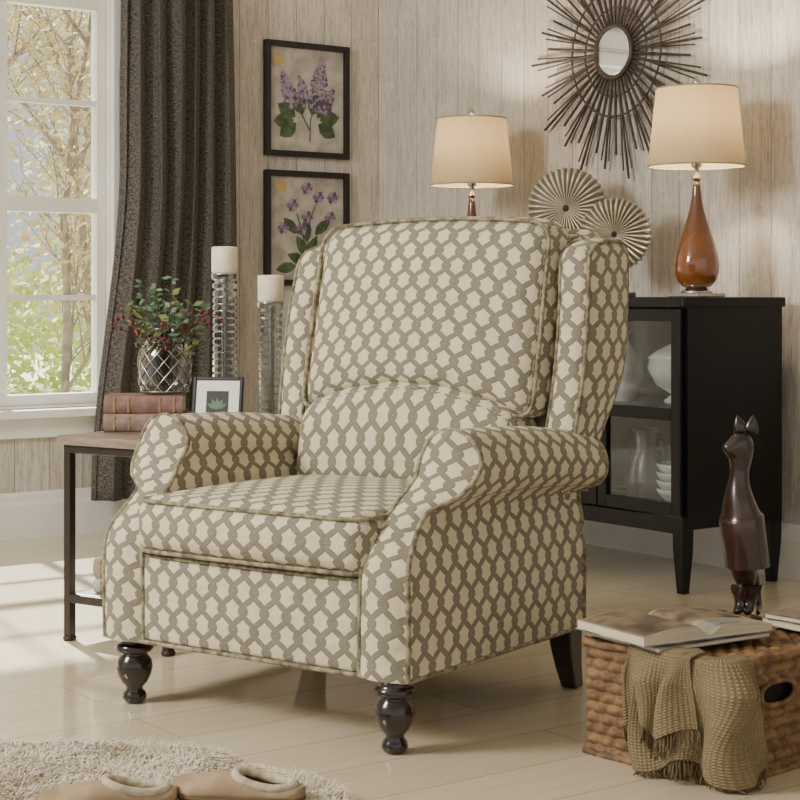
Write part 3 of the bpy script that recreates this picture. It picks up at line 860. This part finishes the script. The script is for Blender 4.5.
def openmag(name,loc,rz,w,d):
    e=empty(name,loc,rz)
    def prof(u,side):
        th=.022 if side<0 else .017
        return th*(.25+.75*sm(u/.22))*(1-.25*u)+.006*sin(pi*min(1,u*1.1))*(1 if side<0 else .7)
    for side,nm in ((-1,'left'),(1,'right')):
        n=24; V=[];F=[]
        for k in range(n+1):
            u=k/n; x=side*w/2*u; z=prof(u,side)
            V+=[(x,-d/2,0.001),(x,-d/2,z),(x,d/2,z),(x,d/2,0.001)]
        for k in range(n):
            a=k*4;b=a+4
            F+=[(a,b,b+1,a+1),(a+2,b+2,b+3,a+3),(a,a+3,b+3,b)]
        F+=[(n*4,n*4+1,n*4+2,n*4+3)]
        mesh('page_block_'+nm,V,F,PAGES,e)
        P=[[(side*w/2*k/n,y,prof(k/n,side)+.0006) for y in (-d/2,d/2)] for k in range(n+1)]
        grid('page_'+nm,P,PGW,e)
        P=[[(side*w/2*(.06+.90*k/n),y,prof(.06+.90*k/n,side)+.0012) for y in ((-d*.47,d*.47) if side<0 else (-d*.12,d*.46))] for k in range(n+1)]
        grid('printed_photo_'+nm,P,MC1,e)
        if side>0:
            P=[[(side*w/2*(.10+.5*k/n),y,prof(.10+.5*k/n,side)+.0012) for y in (-d*.42,-d*.18)] for k in range(n+1)]
            grid('printed_photo_small',P,MC2,e)
    boxes('cover',[(-w/2-.003,w/2+.003,-d/2-.003,d/2+.003,-.001,.001)],MC2,e)
mx_,my_=S(.535,3.31)
magazine('magazine',(mx_,my_,.2285),math.radians(-3),.285,.21,.009,MC2,.0)
openmag('open_magazine',(mx_-.004,my_+.004,.2400),math.radians(-6),.31,.205)
qx,qy=S(.83,3.42)
magazine('magazine.001',(qx-.01,qy-.02,.2285),math.radians(-2),.15,.18,.014,MC2,0)
magazine('magazine.002',(qx-.012,qy-.02,.243),math.radians(5),.14,.17,.010,MC1,0)
# blanket
random.seed(5)
BL=empty('fringed_throw_blanket',(kx,ky,0),BA)
def blmat():
    m,nt,b=newmat('khaki_knit'); N=NB(nt); tc=N.n('ShaderNodeTexCoord').outputs['UV']
    w1=N.n('ShaderNodeTexWave'); w1.inputs['Scale'].default_value=60; nt.links.new(tc,w1.inputs['Vector'])
    w2=N.n('ShaderNodeTexWave',bands_direction='Y'); w2.inputs['Scale'].default_value=60; nt.links.new(tc,w2.inputs['Vector'])
    hgt=N.m('MULTIPLY',w1.outputs[1],w2.outputs[1])
    nz=N.noise(tc,12,3)
    col=N.mix(nz,srgb(176,160,122),srgb(140,122,88)); col=N.mix(hgt,N.mix(nz,srgb(134,118,86),srgb(104,88,60)),col)
    nt.links.new(col,b.inputs['Base Color']); b.inputs['Roughness'].default_value=.95
    N.bump(hgt,.7,.004,b); return m
KN=blmat()
def drape(nm,a0,a1,hang,seed,lift,freq,inl):
    def per(s):
        Lf=BW-.02
        if s<Lf: return (s,0.0),(0,-1)
        t=s-Lf; q=.02*pi/2+.02
        if t<q:
            a=t/q*pi/2; return (Lf+.02*sin(a),.02-.02*cos(a)),(sin(a),-cos(a))
        return (BW,.02+(t-q)),(1,0)
    NA,NB_=80,70; P=[]
    for i in range(NA+1):
        s=a0+(a1-a0)*i/NA; row=[]
        hl=hang*(1+.10*sin(i*.11+seed))
        tot=inl+hl
        for j in range(NB_+1):
            l=tot*j/NB_
            (px,py),(nx,ny)=per(max(.0,s+.010*sin(l*22+i*.1+seed)))
            fold=sin(i/NA*freq+seed+.9*sin(l*14))
            fold2=sin(i/NA*freq*.47+seed*2-1.2*l*8)
            if l<inl:
                q=inl-l; out=-q; z=BH+.004+lift*.5+.003*(1+fold)*min(1,q/.03+.3)+.004
                X=px+nx*out; Y=py+ny*out
            else:
                q=l-inl; z=BH+.008+lift*.5-q
                out=.016+lift*.8+(.013*(1+fold)+.010*(1+fold2))*min(1,q/.05)
                X=px+nx*out; Y=py+ny*out
                if z<.008: 
                    ex=.008-z; z=.008+.003*(1+fold); X+=nx*ex*.8; Y+=ny*ex*.8
            row.append((X,Y,z))
        P.append(row)
    o=grid(nm,P,KN,BL,uv=lambda i,j:(i/NA*(a1-a0),j/NB_*(inl+hang)))
    sd=o.modifiers.new('s','SOLIDIFY'); sd.thickness=.005; sd.offset=1
    LL=[]
    for i in range(0,NA+1):
        p=Vector(P[i][-1]); pv=Vector(P[i][-4]); d=(p-pv).normalized()
        if i%2==0:
            for rep in range(2):
                dx=Vector((random.uniform(-.25,.25),random.uniform(-.25,.25),-1 if p.z>.02 else 0))+d*.6
                dx.normalize(); q=p+dx*random.uniform(.025,.04); q.z=max(.003,q.z)
                mid=(p+q)/2+Vector((random.uniform(-.004,.004),random.uniform(-.004,.004),0))
                LL.append(([p,mid,q],[1,1,.6]))
    tubes(nm+'_fringe',LL,.0018,KN,BL,1)
drape('throw_under_layer',.165,.400,.195,1.0,.0,17,.015)
drape('throw_front_layer',.130,.285,.140,2.6,.012,14,.015)

# cat statue
stx,sty=S(.705,3.535)
ST=empty('carved_cat_statue',(stx,sty,.2265),math.radians(-36-8))
pts=[];rad=[];ed=[]
def av(x,y,z,r,par=None):
    pts.append((x,y,z)); rad.append(r)
    if par is not None: ed.append((par,len(pts)-1))
    return len(pts)-1
pel=av(.006,.006,.150,(.054,.048)); che=av(-.004,.0,.205,(.050,.040),pel); sh=av(-.010,-.003,.246,(.036,.030),che)
nk=av(-.008,-.002,.284,(.019,.019),sh); hd0=av(-.004,-.003,.315,(.023,.023),nk); hd=av(-.002,-.004,.347,(.035,.032),hd0)
mz=av(-.026,-.014,.344,(.018,.016),hd); av(-.042,-.020,.346,(.009,.009),mz)
top=av(.008,.0,.376,(.022,.022),hd)
low=av(.010,.008,.100,(.038,.036),pel)
for sx in (-.004,.014):
    k1=av(sx+.001,.0,.062,(.018,.018),low); k2=av(sx,-.002,.034,(.013,.013),k1); k3=av(sx-.002,-.006,.012,(.013,.012),k2); av(sx-.012,-.024,.008,(.011,.007),k3)
me=D.meshes.new('figure'); me.from_pydata(pts,ed,[]); o=fin('figure',me,BRONZE,ST,True)
sk=o.modifiers.new('skin','SKIN'); sk.use_smooth_shade=True
for i,r in enumerate(rad): me.skin_vertices[0].data[i].radius=r
me.skin_vertices[0].data[0].use_root=True
sb=o.modifiers.new('sub','SUBSURF'); sb.levels=2; sb.render_levels=2
for nm,x,tl in (('ear_left',-.006,-.25),('ear_right',.018,.12)):
    o=lathe(nm,[(.014,-.014),(.014,-.002),(.010,.008),(.005,.017),(.001,.023)],BRONZE,ST,(0,0,0),20)
    o.location=(x,.0,.388); o.rotation_euler=(.05,tl,0); o.scale=(1,.65,1)
tube('tail',[(.020,.034,.10),(.030,.040,.06),(.034,.036,.02),(.034,.014,.008),(.030,-.012,.007)],.008,BRONZE,ST,radii=[1.3,1.1,1,.9,.6])

# ---------------------------------------------------------------- shag rug
random.seed(13)
RUGM=mat('shag_wool',srgb(230,219,198),.95,c2=srgb(206,192,168),nscale=6,sheen=.3)
rx,ry=S(-.70,2.80)
RG=empty('shag_rug',(rx,ry,0),math.radians(-36))
def rb(a):
    return 1+.05*sin(3*a+1)+.035*sin(7*a)+.02*sin(13*a+2)
RA,RBd=.58,.56
def inside(x,y):
    a=math.atan2(y/RBd,x/RA); return (abs(x/RA)**2.2+abs(y/RBd)**2.2)**(1/2.2)/rb(a)
V=[(0,0,.012)];F=[]
n=96
for j in range(n):
    a=2*pi*j/n; c,s_=cos(a),sin(a); k=rb(a)/(abs(c)**2.2+abs(s_)**2.2)**(1/2.2)
    V.append((RA*c*k*.97,RBd*s_*k*.97,.012))
for j in range(n):
    V.append((V[1+j][0]*1.01,V[1+j][1]*1.01,.001))
for j in range(n):
    F.append((0,1+j,1+(j+1)%n)); F.append((1+j,1+n+j,1+n+(j+1)%n,1+(j+1)%n))
mesh('rug_backing',V,F,RUGM,RG)
V=[];F=[]
cnt=0
while cnt<42000:
    x=random.uniform(-RA*1.1,RA*1.1); y=random.uniform(-RBd*1.1,RBd*1.1)
    if inside(x,y)>1: continue
    cnt+=1
    cl=sin(x*23+2*sin(y*19))*cos(y*27+x*5)
    a=2.5*cl+random.gauss(0,.7); l=random.uniform(.020,.038); ln=random.uniform(.5,1.1)
    dx,dy=cos(a)*ln,sin(a)*ln; px_,py_=-sin(a)*.0016,cos(a)*.0016
    h=.010; k=len(V)
    V+=[(x-px_,y-py_,h),(x+px_,y+py_,h),(x+dx*l*.4+px_*.8,y+dy*l*.4+py_*.8,h+l*.45),(x+dx*l*.4-px_*.8,y+dy*l*.4-py_*.8,h+l*.45),(x+dx*l,y+dy*l,h+l*.5+random.uniform(-.004,.004))]
    F+=[(k,k+1,k+2,k+3),(k+3,k+2,k+4)]
mesh('shag_pile',V,F,RUGM,RG,recalc=False)
SUE=mat('tan_suede',srgb(176,152,122),.9,c2=srgb(146,124,96),nscale=18,bump=.2); SOLE=mat('brown_sole',srgb(110,86,66),.8)
FL=mat('slipper_fleece',srgb(206,192,168),.95,c2=srgb(166,150,126),nscale=60,bump=.8,bdist=.004)
def slipper(name,X,d,ang):
    x,y=S(X,d); e=empty(name,(x,y,.028),math.radians(ang))
    def out(u): return .036+.012*sm(u/.75) if u<.75 else (.048*math.sqrt(max(0,1-((u-.75)/.25)**2)))
    def hw(u): return max(.0005,out(u)*(math.sqrt(max(0,1-((.12-u)/.12)**2)) if u<.12 else 1))
    L=.235; N_=36; M_=20
    rows=[[(L*(i/N_)-L/2,hw(i/N_)*s_,z) for s_,z in ((-1,.008),(-1.06,.004),(-1,0),(1,0),(1.06,.004),(1,.008))] for i in range(N_+1)]
    grid('sole',rows,SOLE,e,cv=True)
    def HH(u): return .016+.016*sm((u-.1)/.4)*(1-sm((u-.55)/.45)*.7)
    rows=[]
    for i in range(N_+1):
        u=i/N_; H=HH(u); row=[]
        for j in range(M_+1):
            a=pi*j/M_
            row.append((L*u-L/2,hw(u)*1.02*cos(a),.007+H*sin(a)**.7))
        rows.append(row)
    def sk_(i,j):
        u=(i+.5)/N_; v=abs((j+.5)/M_-.5)*2
        return ((u-.30)/.22)**2+(v/.55)**2<1
    o=grid('upper',rows,SUE,e,skip=sk_); q=o.modifiers.new('s','SOLIDIFY'); q.thickness=.004
    lp=[]
    for k in range(40):
        a=2*pi*k/40; u=.30+.22*cos(a); v=.55*sin(a); jj=(.5+.5*v)*pi
        lp.append((L*u-L/2,hw(u)*1.02*cos(jj),.007+HH(u)*sin(jj)**.7))
    tube('fleece_collar',lp,.008,FL,e,True)
    blob('fleece_insole',(-.045,0,.010),(.065,.030,.008),FL,e)
slipper('slipper',-.49,2.890,-36+195)
slipper('slipper.001',-.275,2.940,-36+170)

# ---------------------------------------------------------------- lights & world
w=D.worlds.new('World'); bpy.context.scene.world=w; w.use_nodes=True
nt=w.node_tree; bg=nt.nodes['Background']; bg.inputs[0].default_value=(1.0,.985,.96,1); bg.inputs[1].default_value=.92
def area(name,loc,tgt,size,pw,col=(1,1,1)):
    l=D.lights.new(name,'AREA'); l.shape='SQUARE'; l.size=size; l.energy=pw; l.color=col
    o=D.objects.new(name,l); COL.objects.link(o); o.location=loc
    o.rotation_euler=(Vector(tgt)-Vector(loc)).to_track_quat('-Z','Y').to_euler(); return o
kx2,ky2=S(-2.9,2.5)
area('softbox_key',(kx2,ky2,2.2),(cx,cy,.6),.9,135,(1,.97,.92))
s=D.lights.new('sun','SUN'); s.energy=24; s.angle=.03; s.color=(1,.97,.92)
o=D.objects.new('sun',s); COL.objects.link(o); o.rotation_euler=Vector((-.12,-.72,-.66)).to_track_quat('-Z','Y').to_euler()

# ---------------------------------------------------------------- camera
cam=D.cameras.new('camera'); co=D.objects.new('camera',cam); COL.objects.link(co)
co.location=(-4.166,-5.886,.88); co.rotation_euler=(pi/2,0,math.radians(-36.01))
cam.sensor_width=36; cam.lens=36*1720/800; cam.shift_y=-103/800; cam.clip_start=.05
bpy.context.scene.camera=co
